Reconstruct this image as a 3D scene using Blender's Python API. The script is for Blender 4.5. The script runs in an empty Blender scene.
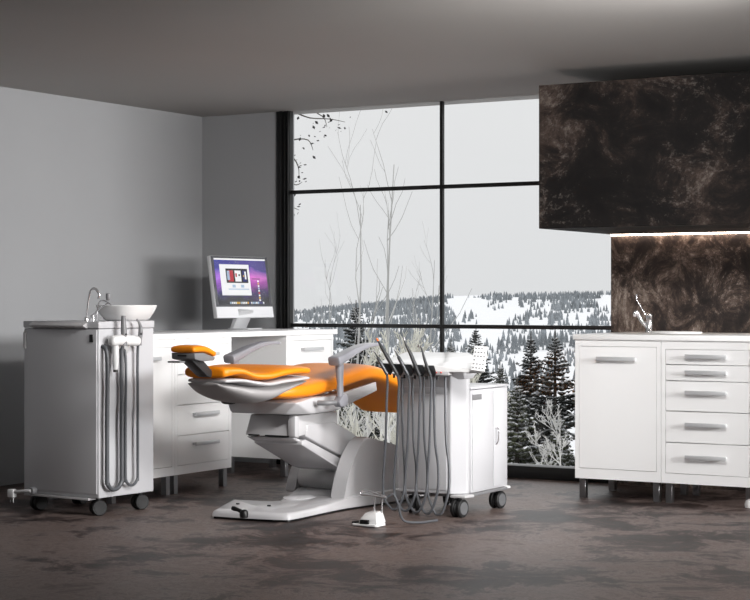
import bpy, bmesh, math, random
from mathutils import Vector, Matrix, noise
R = math.radians
SC = bpy.context.scene
COL = SC.collection
# ------------------------------------------------------------------ camera
CH = 1.10
cd = bpy.data.cameras.new('camera'); cam = bpy.data.objects.new('camera', cd); COL.objects.link(cam)
YAW = math.atan(0.5938)
cam.location = (0, 0, CH); cam.rotation_euler = (R(90), 0, YAW)
cd.sensor_width = 36; cd.lens = 1753/750*36; cd.clip_start = 0.05; cd.clip_end = 3000
SC.camera = cam
SN, CS = math.sin(YAW), math.cos(YAW)
# ------------------------------------------------------------------ world + lights + exposure
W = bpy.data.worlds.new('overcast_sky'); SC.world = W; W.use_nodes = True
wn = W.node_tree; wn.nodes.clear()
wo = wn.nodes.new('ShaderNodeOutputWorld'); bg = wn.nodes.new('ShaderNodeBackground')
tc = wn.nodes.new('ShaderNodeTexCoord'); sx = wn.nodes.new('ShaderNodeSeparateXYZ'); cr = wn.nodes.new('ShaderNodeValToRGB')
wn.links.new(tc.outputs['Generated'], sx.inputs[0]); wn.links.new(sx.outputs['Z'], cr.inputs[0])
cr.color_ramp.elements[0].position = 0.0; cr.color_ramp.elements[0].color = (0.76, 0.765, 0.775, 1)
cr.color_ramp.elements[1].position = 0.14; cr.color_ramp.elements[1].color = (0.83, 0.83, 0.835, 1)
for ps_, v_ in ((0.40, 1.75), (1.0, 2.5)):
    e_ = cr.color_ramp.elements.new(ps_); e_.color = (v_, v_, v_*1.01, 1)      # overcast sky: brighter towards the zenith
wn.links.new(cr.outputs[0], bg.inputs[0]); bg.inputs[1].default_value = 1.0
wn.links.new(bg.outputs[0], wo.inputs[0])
def area(name, loc, target, sx_, sy_, power, col=(1, 1, 1)):
    l = bpy.data.lights.new(name, 'AREA'); l.shape = 'RECTANGLE'; l.size = sx_; l.size_y = sy_; l.energy = power; l.color = col
    o = bpy.data.objects.new(name, l); COL.objects.link(o); o.location = loc
    o.rotation_euler = (Vector(target)-Vector(loc)).to_track_quat('-Z', 'Y').to_euler(); return o
area('added_right_fill', (2.75, 7.3, 1.65), (-5.6, 8.2, 0.55), 3.0, 1.3, 165, (1.0, 0.99, 0.985)).data.spread = R(95)  # area light added out of view for side light; no window known there
area('ceiling_lamp', (-2.5, 6.3, 2.31), (-6.2, 9.0, 0.6), 1.4, 0.5, 66, (1.0, 0.985, 0.97)).data.spread = R(110)
area('added_rear_fill', (-0.9, -0.9, 1.6), (-3.6, 9, 0.9), 2.0, 1.2, 22, (1.0, 0.99, 0.985))  # added frontal fill inside the room; the wall behind it has no opening
SC.view_settings.view_transform = 'Standard'; SC.view_settings.look = 'None'
SC.view_settings.exposure = 0.0; SC.view_settings.gamma = 1.0; SC.view_settings.use_curve_mapping = False

# ------------------------------------------------------------------ helpers
def P(px, py, Y):                      # point of the plane y = Y seen at a pixel
    t = (px-375)/1753; d = Y/(CS+SN*t); u = t*d
    return Vector((-SN*d+CS*u, Y, CH-(py-300)/1753*d))
def PXp(px, py, X):                    # point of the plane x = X seen at a pixel
    t = (px-375)/1753; d = X/(-SN+CS*t); u = t*d
    return Vector((X, CS*d+SN*u, CH-(py-300)/1753*d))
def PZ(px, py, z=0.0):
    d = (CH-z)*1753/(py-300); u = (px-375)/1753*d
    return Vector((-SN*d+CS*u, CS*d+SN*u, z))

def s2l(c):
    return tuple(((v/255)/12.92 if v/255 <= .04045 else ((v/255+.055)/1.055)**2.4) for v in c)
MATS = {}
def mat(name, rgb, rough=0.5, metal=0.0, spec=0.5, coat=0.0, var=0.0, vscale=8.0, bump=0.0, bscale=60.0, emit=None, estr=0.0):
    if name in MATS: return MATS[name]
    m = bpy.data.materials.new(name); m.use_nodes = True; nt = m.node_tree; b = nt.nodes['Principled BSDF']
    c = s2l(rgb); b.inputs['Base Color'].default_value = (*c, 1); b.inputs['Roughness'].default_value = rough
    b.inputs['Metallic'].default_value = metal; b.inputs['Specular IOR Level'].default_value = spec
    b.inputs['Coat Weight'].default_value = coat; b.inputs['Coat Roughness'].default_value = 0.08
    t = nt.nodes.new('ShaderNodeTexCoord')
    if var:
        n = nt.nodes.new('ShaderNodeTexNoise'); n.inputs['Scale'].default_value = vscale; n.inputs['Detail'].default_value = 6
        nt.links.new(t.outputs['Object'], n.inputs['Vector'])
        r = nt.nodes.new('ShaderNodeValToRGB'); nt.links.new(n.outputs['Fac'], r.inputs[0])
        r.color_ramp.elements[0].position = .3; r.color_ramp.elements[0].color = (*[v*(1-var) for v in c], 1)
        r.color_ramp.elements[1].position = .7; r.color_ramp.elements[1].color = (*[min(1, v*(1+var)) for v in c], 1)
        nt.links.new(r.outputs[0], b.inputs['Base Color'])
    if bump:
        n = nt.nodes.new('ShaderNodeTexNoise'); n.inputs['Scale'].default_value = bscale; n.inputs['Detail'].default_value = 4
        nt.links.new(t.outputs['Object'], n.inputs['Vector'])
        bp = nt.nodes.new('ShaderNodeBump'); bp.inputs['Strength'].default_value = bump; bp.inputs['Distance'].default_value = 0.002
        nt.links.new(n.outputs['Fac'], bp.inputs['Height']); nt.links.new(bp.outputs[0], b.inputs['Normal'])
    if emit:
        b.inputs['Emission Color'].default_value = (*s2l(emit), 1); b.inputs['Emission Strength'].default_value = estr
    MATS[name] = m; return m

def ramp(nt, stops):
    r = nt.nodes.new('ShaderNodeValToRGB'); e = r.color_ramp.elements
    while len(e) < len(stops): e.new(0.5)
    for i, (p, c) in enumerate(stops):
        e[i].position = p; e[i].color = (*s2l(c), 1)
    return r
def patina(name, stops, scale, stretch=(1, 1, 1), rough=(0.35, 0.6), bump=0.3, fleck=None, fscale=90, spec=0.5, big=0.6, det=.68):
    m = bpy.data.materials.new(name); m.use_nodes = True; nt = m.node_tree; b = nt.nodes['Principled BSDF']
    t = nt.nodes.new('ShaderNodeTexCoord'); mp = nt.nodes.new('ShaderNodeMapping'); mp.inputs['Scale'].default_value = stretch
    nt.links.new(t.outputs['Object'], mp.inputs[0])
    n1 = nt.nodes.new('ShaderNodeTexNoise'); n1.inputs['Scale'].default_value = scale; n1.inputs['Detail'].default_value = 12; n1.inputs['Roughness'].default_value = det
    n1.inputs['Distortion'].default_value = 0.6
    n2 = nt.nodes.new('ShaderNodeTexNoise'); n2.inputs['Scale'].default_value = scale*0.32; n2.inputs['Detail'].default_value = 5
    nt.links.new(mp.outputs[0], n1.inputs[0]); nt.links.new(mp.outputs[0], n2.inputs[0])
    mx = nt.nodes.new('ShaderNodeMix'); mx.data_type = 'FLOAT'; mx.inputs[0].default_value = big
    nt.links.new(n1.outputs[0], mx.inputs[2]); nt.links.new(n2.outputs[0], mx.inputs[3])
    r = ramp(nt, stops); nt.links.new(mx.outputs[0], r.inputs[0])
    out = r.outputs[0]
    if fleck:
        n3 = nt.nodes.new('ShaderNodeTexNoise'); n3.inputs['Scale'].default_value = fscale; n3.inputs['Detail'].default_value = 8; n3.inputs['Roughness'].default_value = .75
        nt.links.new(mp.outputs[0], n3.inputs[0])
        mul = nt.nodes.new('ShaderNodeMath'); mul.operation = 'MULTIPLY'
        nt.links.new(n3.outputs[0], mul.inputs[0]); nt.links.new(n1.outputs[0], mul.inputs[1])
        r3 = nt.nodes.new('ShaderNodeValToRGB'); r3.color_ramp.elements[0].position = .29; r3.color_ramp.elements[1].position = .44
        r3.color_ramp.elements[0].color = (0, 0, 0, 1); r3.color_ramp.elements[1].color = (.75, .75, .75, 1)
        nt.links.new(mul.outputs[0], r3.inputs[0])
        mc = nt.nodes.new('ShaderNodeMix'); mc.data_type = 'RGBA'
        nt.links.new(r3.outputs[0], mc.inputs[0]); nt.links.new(out, mc.inputs[6]); mc.inputs[7].default_value = (*s2l(fleck), 1)
        out = mc.outputs[2]
    nt.links.new(out, b.inputs['Base Color'])
    mr = nt.nodes.new('ShaderNodeMapRange'); mr.inputs[3].default_value = rough[0]; mr.inputs[4].default_value = rough[1]
    nt.links.new(n1.outputs[0], mr.inputs[0]); nt.links.new(mr.outputs[0], b.inputs['Roughness'])
    b.inputs['Specular IOR Level'].default_value = spec
    bp = nt.nodes.new('ShaderNodeBump'); bp.inputs['Strength'].default_value = bump; bp.inputs['Distance'].default_value = .004
    nt.links.new(n1.outputs[0], bp.inputs['Height']); nt.links.new(bp.outputs[0], b.inputs['Normal'])
    MATS[name] = m; return m

def glass_mat():
    m = bpy.data.materials.new('clear_glass'); m.use_nodes = True; nt = m.node_tree; nt.nodes.clear()
    o = nt.nodes.new('ShaderNodeOutputMaterial'); mx = nt.nodes.new('ShaderNodeMixShader'); tr = nt.nodes.new('ShaderNodeBsdfTransparent')
    gl = nt.nodes.new('ShaderNodeBsdfGlossy'); gl.inputs['Roughness'].default_value = 0.02; tr.inputs[0].default_value = (.985, .99, .99, 1)
    fr = nt.nodes.new('ShaderNodeFresnel'); fr.inputs[0].default_value = 1.25
    nt.links.new(fr.outputs[0], mx.inputs[0]); nt.links.new(tr.outputs[0], mx.inputs[1]); nt.links.new(gl.outputs[0], mx.inputs[2]); nt.links.new(mx.outputs[0], o.inputs[0])
    return m

ORG = {}
def emp(name, loc, label=None, cat=None, group=None, kind=None, local=False, rz=0):
    o = bpy.data.objects.new(name, None); COL.objects.link(o); o.location = loc; o.rotation_euler = (0, 0, rz); o.empty_display_size = .1
    ORG[o] = Vector((0, 0, 0)) if local else Vector(loc)
    tag(o, label, cat, group, kind); return o
def tag(o, label=None, cat=None, group=None, kind=None):
    if label: o['label'] = label
    if cat: o['category'] = cat
    if group: o['group'] = group
    if kind: o['kind'] = kind
    return o
def obj(name, bm, m, parent=None, origin=None, smooth=40, sub=0, label=None):
    if parent is not None: org = ORG[parent]
    else: org = Vector(origin) if origin is not None else Vector((0, 0, 0))
    bmesh.ops.recalc_face_normals(bm, faces=bm.faces)
    bmesh.ops.translate(bm, verts=bm.verts, vec=-org)
    me = bpy.data.meshes.new(name); bm.to_mesh(me); bm.free()
    for mm in (m if isinstance(m, (list, tuple)) else [m]): me.materials.append(mm)
    o = bpy.data.objects.new(name, me); COL.objects.link(o)
    if parent is not None: o.parent = parent
    else: o.location = org
    ORG[o] = org
    if smooth:
        for p in me.polygons: p.use_smooth = True
        me.set_sharp_from_angle(angle=R(smooth))
    if sub:
        s = o.modifiers.new('sub', 'SUBSURF'); s.levels = sub; s.render_levels = sub
    if label: o['label'] = label
    return o
def B(): return bmesh.new()
def box(bm, x0, x1, y0, y1, z0, z1, bev=0.0, seg=2):
    t = bmesh.new(); bmesh.ops.create_cube(t, size=1)
    for v in t.verts: v.co = Vector(((x0+x1)/2+v.co.x*(x1-x0), (y0+y1)/2+v.co.y*(y1-y0), (z0+z1)/2+v.co.z*(z1-z0)))
    if bev: bmesh.ops.bevel(t, geom=t.edges[:], offset=bev, segments=seg, affect='EDGES', profile=.5)
    merge(bm, t); return bm
def merge(bm, t, M=None):
    vm = {}
    for v in t.verts: vm[v] = bm.verts.new(M @ v.co if M else v.co)
    for f in t.faces:
        try: nf = bm.faces.new([vm[v] for v in f.verts]); nf.material_index = f.material_index
        except ValueError: pass
    t.free()
def prism(bm, pts, z0, z1, bev=0.0, seg=2, top_scale=None, frame=None):
    """polygon (x,y) pulled from z0 to z1; frame = Matrix to place it"""
    t = bmesh.new()
    lo = [t.verts.new((p[0], p[1], z0)) for p in pts]
    cx = sum(p[0] for p in pts)/len(pts); cy = sum(p[1] for p in pts)/len(pts); s = top_scale or 1
    hi = [t.verts.new((cx+(p[0]-cx)*s, cy+(p[1]-cy)*s, z1)) for p in pts]
    t.faces.new(lo[::-1]); t.faces.new(hi); n = len(pts)
    for i in range(n): t.faces.new((lo[i], lo[(i+1) % n], hi[(i+1) % n], hi[i]))
    if bev: bmesh.ops.bevel(t, geom=t.edges[:], offset=bev, segments=seg, affect='EDGES', profile=.5)
    merge(bm, t, frame); return bm
def hull(bm, pts, bev=0.0, seg=2):
    t = bmesh.new()
    for p in pts: t.verts.new(p)
    r = bmesh.ops.convex_hull(t, input=t.verts[:])
    dead = [v for v in t.verts if not v.link_faces]
    bmesh.ops.delete(t, geom=dead, context='VERTS')
    bmesh.ops.dissolve_limit(t, angle_limit=R(1), verts=t.verts[:], edges=t.edges[:])
    if bev: bmesh.ops.bevel(t, geom=t.edges[:], offset=bev, segments=seg, affect='EDGES', profile=.5)
    merge(bm, t); return bm
def rings(bm, rs, caps=True, closed=False):
    vs = [[bm.verts.new(p) for p in r] for r in rs]; n = len(rs[0])
    m = len(vs)
    for i in range(m if closed else m-1):
        a = vs[i]; b = vs[(i+1) % m]
        for j in range(n): bm.faces.new((a[j], a[(j+1) % n], b[(j+1) % n], b[j]))
    if caps and not closed:
        bm.faces.new(vs[0][::-1]); bm.faces.new(vs[-1])
    return bm
def smoothpath(pts, n=6):
    pts = [Vector(p) for p in pts]; out = []
    for i in range(len(pts)-1):
        p0 = pts[max(i-1, 0)]; p1 = pts[i]; p2 = pts[i+1]; p3 = pts[min(i+2, len(pts)-1)]
        for k in range(n):
            t = k/n
            out.append(0.5*((2*p1)+(p2-p0)*t+(2*p0-5*p1+4*p2-p3)*t*t+(3*p1-p0-3*p2+p3)*t**3))
    out.append(pts[-1]); return out
def tube(bm, pts, r, seg=10, smooth=0, caps=True):
    if smooth: pts = smoothpath(pts, smooth)
    pts = [Vector(p) for p in pts]; n = len(pts)
    rr = r if isinstance(r, (list, tuple)) else [r]*n
    if len(rr) != n:
        rr = [rr[min(int(i/(n-1)*(len(rr)-1)), len(rr)-2)] + (rr[min(int(i/(n-1)*(len(rr)-1)), len(rr)-2)+1]-rr[min(int(i/(n-1)*(len(rr)-1)), len(rr)-2)])*((i/(n-1)*(len(rr)-1))-min(int(i/(n-1)*(len(rr)-1)), len(rr)-2)) for i in range(n)]
    T = [(pts[min(i+1, n-1)]-pts[max(i-1, 0)]).normalized() for i in range(n)]
    up = Vector((0, 0, 1)) if abs(T[0].z) < .9 else Vector((1, 0, 0))
    N = T[0].cross(up).normalized(); rs = []
    for i in range(n):
        N = (N-T[i]*N.dot(T[i]))
        N = N.normalized() if N.length > 1e-6 else T[i].orthogonal().normalized()
        Bn = T[i].cross(N)
        rs.append([pts[i]+(N*math.cos(a)+Bn*math.sin(a))*rr[i] for a in [2*math.pi*k/seg for k in range(seg)]])
    return rings(bm, rs, caps)
def lathe(bm, prof, c=(0, 0, 0), axis='Z', seg=24, sx_=1, sy_=1):
    """prof: (radius, height) list"""
    c = Vector(c); rs = []
    for r, h in prof:
        ring = []
        for k in range(seg):
            a = 2*math.pi*k/seg; u, v = max(r, 1e-4)*math.cos(a)*sx_, max(r, 1e-4)*math.sin(a)*sy_
            ring.append(c+(Vector((u, v, h)) if axis == 'Z' else Vector((h, u, v)) if axis == 'X' else Vector((u, h, v))))
        rs.append(ring)
    return rings(bm, rs)
def loft_yz(bm, secs, e=3.2, n=28):
    """sections along a path in the YZ plane: (xc, y, z, half width, half thickness, tilt of the section)"""
    rs = []
    for (xc, y, z, w, h, tl) in secs:
        ring = []
        for k in range(n):
            a = 2*math.pi*k/n; c, s = math.cos(a), math.sin(a)
            px = w*math.copysign(abs(c)**(2/e), c); pz = h*math.copysign(abs(s)**(2/e), s)
            ring.append(Vector((xc+px, y-pz*math.sin(tl), z+pz*math.cos(tl))))
        rs.append(ring)
    return rings(bm, rs)
def interp(secs, n=5):
    out = []; k = len(secs[0])
    for i in range(len(secs)-1):
        p0, p1, p2, p3 = secs[max(i-1, 0)], secs[i], secs[i+1], secs[min(i+2, len(secs)-1)]
        for q in range(n):
            t = q/n
            out.append(tuple(0.5*((2*p1[j])+(p2[j]-p0[j])*t+(2*p0[j]-5*p1[j]+4*p2[j]-p3[j])*t*t+(3*p1[j]-p0[j]-3*p2[j]+p3[j])*t**3) for j in range(k)))
    out.append(secs[-1]); return out
def roundends(secs, r, m=4):
    """adds shrinking end sections so that both ends are softly rounded"""
    def cap(s, nxt, sign):
        dy, dz = s[1]-nxt[1], s[2]-nxt[2]; L = math.hypot(dy, dz); dy /= L; dz /= L; res = []
        for k in range(1, m+1):
            a = k/m*math.pi/2*0.96; f = math.sin(a); sh = r*(1-math.cos(a))
            res.append((s[0], s[1]+dy*r*f, s[2]+dz*r*f, max(s[3]-sh, .002), max(s[4]-sh, .002), s[5]))
        return res
    return cap(secs[0], secs[1], -1)[::-1]+list(secs)+cap(secs[-1], secs[-2], 1)
def copy_tree(o, parent=None):
    c = o.copy(); COL.objects.link(c)
    if parent: c.parent = parent
    for ch in [x for x in COL.objects if x.parent == o]: copy_tree(ch, c)
    return c

# ------------------------------------------------------------------ materials
WHITE = mat('white_lacquer', (243, 243, 243), .28, coat=.15)
WHITE_TOP = mat('white_worktop', (244, 244, 244), .35)
PLASTIC = mat('white_plastic', (226, 226, 226), .22, coat=.4)
GREYP = mat('light_grey_plastic', (188, 187, 188), .32)
ARMG = mat('grey_armrest', (140, 140, 146), .3)
MIDG = mat('mid_grey_plastic', (120, 120, 122), .4)
DARKG = mat('charcoal_plastic', (46, 47, 49), .4)
BLACK = mat('black_plastic', (16, 16, 17), .4)
RUB = mat('black_rubber', (20, 20, 21), .6)
HUBG = mat('castor_hub_grey', (95, 96, 98), .45)
STEEL = mat('brushed_steel', (150, 150, 152), .32, metal=1)
CHROME = mat('chrome', (228, 228, 230), .16, metal=.8)
CHAIRW = mat('off_white_chair_shell', (192, 191, 193), .25, coat=.3)
SHELLG = mat('grey_back_shell', (160, 157, 157), .4)
ENAMEL = mat('white_enamel', (192, 192, 195), .3, coat=.15)
ALU = mat('aluminium', (205, 206, 208), .38, metal=.35)
ORANGE = mat('orange_upholstery', (238, 138, 12), .42, spec=.4, bump=.08, bscale=300)
HOSE = mat('grey_hose', (84, 86, 90), .4)
FRAMEB = mat('black_window_frame', (14, 14, 15), .45)
WALLG = mat('grey_painted_wall', (150, 151, 153), .75, var=.02, vscale=1.5)
CEIL = mat('grey_ceiling', (160, 157, 154), .8, var=.02, vscale=1.2)
GLASS = glass_mat()
FLOOR = patina('mottled_brown_floor', [(.42, (28, 21, 19)), (.465, (54, 42, 39)), (.492, (92, 79, 75)), (.515, (118, 105, 100)), (.535, (84, 69, 63)), (.56, (116, 102, 97)), (.61, (84, 70, 65))], 3.8, stretch=(1, 1, 1), rough=(.36, .6), bump=.4, big=.40, det=.80, spec=.3)
RUST = patina('dark_oxidised_panel', [(.40, (22, 18, 16)), (.46, (42, 34, 31)), (.50, (74, 61, 54)), (.54, (108, 94, 85)), (.60, (165, 153, 143))], 4.5, stretch=(1.2, 1, .9), rough=(.35, .6), bump=.4, fleck=(200, 190, 180), fscale=46, big=.3, det=.82)
HOODM = patina('dark_hood_panel', [(.40, (10, 8, 8)), (.47, (20, 17, 16)), (.51, (36, 29, 26)), (.56, (58, 48, 43)), (.63, (88, 78, 72))], 3.6, stretch=(1, 1, 1.3), rough=(.55, .8), bump=.3, fleck=(112, 105, 100), fscale=40, spec=.2, big=.4, det=.8)
LED = mat('led_strip', (255, 240, 228), .4, emit=(255, 232, 214), estr=15.0)

# ------------------------------------------------------------------ the room
XL, YB, H = -7.2, 9.79, 2.363
XR, YF = 2.9, -1.5
def struct(name, bm, m, smooth=0):
    o = obj(name, bm, m, smooth=smooth); o['kind'] = 'structure'; return o
struct('floor', box(B(), XL-.2, XR+.2, YF-.2, YB+.2, -.12, 0), FLOOR)
struct('ceiling', box(B(), XL-.2, XR+.2, YF-.2, YB+.2, H, H+.15), CEIL)
struct('wall_left', box(B(), XL-.2, XL, YF-.2, YB+.2, 0, H), WALLG)
struct('wall_back', box(B(), XL, -6.572, YB, YB+.2, 0, H), WALLG)
struct('wall_backsplash', box(B(), -4.15, XR, YB-.03, YB+.2, 0, H), RUST)
bm = B(); box(bm, XR, XR+.2, YF-.2, 5.7, 0, H); box(bm, XR, XR+.2, 8.9, YB+.2, 0, H); box(bm, XR, XR+.2, 5.7, 8.9, 0, .9); box(bm, XR, XR+.2, 5.7, 8.9, 2.25, H)  # opening cut for the added right-hand area light
struct('wall_right', bm, WALLG)
struct('wall_front', box(B(), XL, XR, YF-.2, YF, 0, H), WALLG)
# window
win = emp('window_1', (-5.35, YB, 0), kind='structure')
win['label'] = 'tall black framed window in the back wall'
bm = B()
for i in range(4): box(bm, -6.572+i*.031, -6.572+i*.026+.022, YB-.02-.010*(i % 2), YB+.03, 0, H, .002)
box(bm, -6.570, -6.469, YB-.008, YB+.03, 0, H)
obj('window_jamb', bm, FRAMEB, win)
obj('window_sill', box(B(), -6.469, -4.15, YB-.04, YB+.1, 0, .078, .004), FRAMEB, win)
obj('mullion', box(B(), -5.336, -5.316, YB+.0, YB+.03, .078, H, .002), FRAMEB, win)
for z in (1.82, .932):
    obj('transom', box(B(), -6.469, -4.15, YB+.002, YB+.028, z-.0125, z+.0125, .002), FRAMEB, win)
for x0, x1 in ((-6.469, -5.336), (-5.316, -4.15)):
    for z0, z1 in ((.078, .9195), (.9445, 1.8075), (1.8325, H)):
        obj('pane', box(B(), x0, x1, YB+.012, YB+.018, z0, z1), GLASS, win)
# hood with shadow gap under the ceiling and light strip
hd = emp('bulkhead', (-2.8, 9.2, 1.49), 'dark rusty bulkhead hanging under the ceiling above the right worktop', 'bulkhead')
obj('panel_box', box(B(), -4.143, -1.2, 8.74, YB-.032, 1.492, 2.279, .002), HOODM, hd, smooth=0)
obj('ceiling_mount', box(B(), -3.6, -1.3, 9.5, YB-.04, 2.279, H-.001), FRAMEB, hd, smooth=0)
obj('light_strip', box(B(), -4.14, -1.25, YB-.056, YB-.034, 1.484, 1.4915), LED, hd, smooth=0, label='glowing white light strip')

# ------------------------------------------------------------------ cabinets
def cabinet(name, loc, rz, w, dep, fronts, label, cat='cabinet', group=None, zt=.880, zb=.110):
    """fronts: list of (z0, z1, handle z, kind, handle centre x)"""
    r = emp(name, loc, label, cat, group, local=True, rz=rz)
    bm = B(); h = w/2; fz0 = min(f[0] for f in fronts); fz1 = max(f[1] for f in fronts)
    box(bm, -h+.001, h-.001, .02, dep, zb, zt-.001)
    fs = .024
    box(bm, -h+.001, -h+fs, 0, .02, zb, zt-.001); box(bm, h-fs, h-.001, 0, .02, zb, zt-.001)
    box(bm, -h+fs, h-fs, 0, .02, zb, fz0); box(bm, -h+fs, h-fs, 0, .02, fz1, zt-.001)
    obj('carcass', bm, WHITE, r, smooth=0)
    g = .0022
    for z0, z1, hz, kd, hx in fronts:
        d = obj(kd, box(B(), -h+fs+g, h-fs-g, .0005, .0185, z0+g, z1-g, .001, 1), WHITE, r)
        bm = B(); L = .115
        box(bm, hx-L, hx+L, -.032, -.024, hz-.011, hz+.011, .002)
        for s in (-1, 1): box(bm, hx+s*(L-.012)-.005, hx+s*(L-.012)+.005, -.026, .001, hz-.007, hz+.007, .001)
        ORG[d] = Vector((0, 0, 0))
        obj('handle', bm, ALU, d)
    for x0 in (-h+.018, h-.018-.036):
        for y0 in (.02, dep-.12):
            obj('leg', box(B(), x0, x0+.036, y0, y0+.036, 0, zb, .001, 1), STEEL, r)
    return r
YR = 8.96
cabinet('base_cabinet', (-3.772, YR, 0), 0, .508, .55, [(.166, .845, .777, 'door', 0.0)], 'white base cabinet with one tall door, under the worktop beside the window')
cabinet('drawer_cabinet', (-3.257, YR, 0), 0, .52, .55,
        [(.751, .835, .797, 'drawer', 0), (.664, .751, .712, 'drawer', 0), (.50, .664, .603, 'drawer', 0), (.3305, .50, .431, 'drawer', 0), (.1627, .3305, .2565, 'drawer', 0)],
        'white five-drawer cabinet at the right edge of the photo')
LF = -6.027
FR4 = [(.676, .846, .79, 'drawer', 0), (.503, .676, .62, 'drawer', 0), (.330, .503, .447, 'drawer', 0), (.160, .330, .277, 'drawer', 0)]
cabinet('base_cabinet', (LF, 7.66, 0), R(90), .55, .55, [(.160, .835, .775, 'door', 0.0)], 'white cabinet with a tall door, half hidden behind the suction cart')
cabinet('drawer_cabinet', (LF, 8.211, 0), R(90), .55, .55, FR4, 'white four-drawer cabinet behind the headrest of the orange chair')
cabinet('drawer_cabinet', (LF, 9.346, 0), R(90), .55, .55, FR4, 'white drawer cabinet next to the window, behind the orange seat')
tag(obj('worktop', box(B(), -4.034, -2.95, YR-.012, YB-.032, .880, .910, .002), WHITE_TOP, origin=(-3.5, 9.3, .88)), 'white worktop on the right cabinets under the rusty bulkhead', 'worktop')
tag(obj('worktop', box(B(), -6.66, LF+.012, 7.385, 9.655, .880, .910, .002), WHITE_TOP, origin=(-6.3, 8.5, .88)), 'long white worktop along the grey wall, carrying the computer', 'worktop')

# ------------------------------------------------------------------ basin and mixer on the right worktop
def pipe(bm, pts, r, s=5, seg=10): return tube(bm, pts, r, seg, s)
bm = B(); lathe(bm, [(.15, .0), (.155, .006), (.15, .010), (.135, .010), (.12, .002), (.06, .001), (.001, .001)], (-3.64, 9.50, .910), seg=40, sy_=.75)
tag(obj('basin', bm, WHITE_TOP, origin=(-3.64, 9.5, .91)), 'flat white basin rim let into the right worktop', 'basin')
fx, fy = P(649, 332, 9.62).x, 9.62
fa = emp('mixer_tap', (fx, fy, .91), 'chrome mixer tap with a slim lever on the right worktop', 'tap')
bm = B(); lathe(bm, [(.024, 0), (.024, .006), (.019, .012), (.018, .085), (.020, .09), (.020, .105), (.012, .112), (.001, .113)], (fx, fy, .91)); obj('body', bm, CHROME, fa)
bm = B(); a = Vector((fx-.005, fy, .935)); pipe(bm, [a, P(641, 320, 9.6), P(637, 312.5, 9.58), P(635, 313, 9.57), P(634.6, 316.5, 9.57)], [.013, .013, .013, .012, .011]); obj('spout', bm, CHROME, fa)
bm = B(); pipe(bm, [P(648, 316, 9.62), P(645, 314, 9.62), P(638, 302, 9.61), P(636.5, 299, 9.61), P(636.5, 294.5, 9.61)], [.005, .005, .004, .005, .005]); obj('lever', bm, CHROME, fa)
bm = B(); lathe(bm, [(.001, -.012), (.014, -.011), (.016, 0), (.014, .011), (.001, .012)], P(649, 318, 9.60), axis='Y'); obj('lever_joint', bm, CHROME, fa)

# ------------------------------------------------------------------ computer
MC = emp('desktop_computer', (-6.53, 9.35, .91), 'silver all-in-one computer with a purple desktop picture on the left worktop', 'computer')
A_ = PXp(207.3, 254.3, -6.655)      # checks the place of the slab
mw, mh, mt = .580, .403, .032
tilt = R(8.5)
# frame: u across the screen (left to right as the viewer sees it), v up, n towards the viewer
n0 = Vector((1, -.07, 0)).normalized(); u_ = Vector((0, 0, 1)).cross(n0).normalized()
v_ = (Vector((0, 0, 1))*math.cos(tilt)-n0*math.sin(tilt)); nn = u_.cross(v_)
if nn.dot(n0) < 0: nn = -nn
cen = Vector((-6.51, 9.33, .985))+v_*(mh/2)
def MM(u, v, n=0): return cen+u_*u+v_*v+nn*n
def slab(bm, u0, u1, v0, v1, n0_, n1_, bev=0):
    t = bmesh.new(); bmesh.ops.create_cube(t, size=1)
    for q in t.verts: q.co = MM((u0+u1)/2+q.co.x*(u1-u0), (v0+v1)/2+q.co.y*(v1-v0), (n0_+n1_)/2+q.co.z*(n1_-n0_))
    if bev: bmesh.ops.bevel(t, geom=t.edges[:], offset=bev, segments=2, affect='EDGES', profile=.5)
    merge(bm, t); return bm
obj('casing', slab(B(), -mw/2, mw/2, -mh/2, mh/2, -mt, 0, .006), ALU, MC)
chin = .072
obj('chin', slab(B(), -mw/2+.001, mw/2-.001, -mh/2+.001, -mh/2+chin, -.004, .0012, .0005), mat('silver_chin', (222, 223, 226), .3, metal=.1), MC, label='silver chin below the screen')
obj('bezel', slab(B(), -mw/2+.003, mw/2-.003, -mh/2+chin+.0005, mh/2-.003, -.003, .0008), mat('dark_grey_bezel', (62, 62, 68), .25), MC)
# screen
sm = bpy.data.materials.new('desktop_picture'); sm.use_nodes = True; nt = sm.node_tree; b = nt.nodes['Principled BSDF']
t = nt.nodes.new('ShaderNodeUVMap'); sp = nt.nodes.new('ShaderNodeSeparateXYZ'); nt.links.new(t.outputs[0], sp.inputs[0])
nz = nt.nodes.new('ShaderNodeTexNoise'); nz.inputs['Scale'].default_value = 2.2; nz.inputs['Detail'].default_value = 2; nz.inputs['Distortion'].default_value = 1.2
nt.links.new(t.outputs[0], nz.inputs[0])
ma = nt.nodes.new('ShaderNodeMath'); ma.operation = 'MULTIPLY_ADD'; ma.inputs[1].default_value = .45; nt.links.new(nz.outputs[0], ma.inputs[0]); nt.links.new(sp.outputs[1], ma.inputs[2])
r1 = ramp(nt, [(.30, (8, 8, 22)), (.48, (40, 22, 84)), (.66, (150, 70, 160)), (.80, (196, 118, 196)), (.98, (92, 78, 158)), (1.0, (60, 60, 130))])
nt.links.new(ma.outputs[0], r1.inputs[0])
r2 = ramp(nt, [(.0, (60, 90, 220)), (.3, (110, 80, 190)), (.7, (225, 120, 190)), (1, (150, 70, 130))]); nt.links.new(sp.outputs[0], r2.inputs[0])
mx = nt.nodes.new('ShaderNodeMix'); mx.data_type = 'RGBA'; mx.blend_type = 'MULTIPLY'; mx.inputs[0].default_value = .55
nt.links.new(r1.outputs[0], mx.inputs[6]); nt.links.new(r2.outputs[0], mx.inputs[7])
b.inputs['Base Color'].default_value = (0.01, .01, .01, 1); b.inputs['Roughness'].default_value = .25
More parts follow.
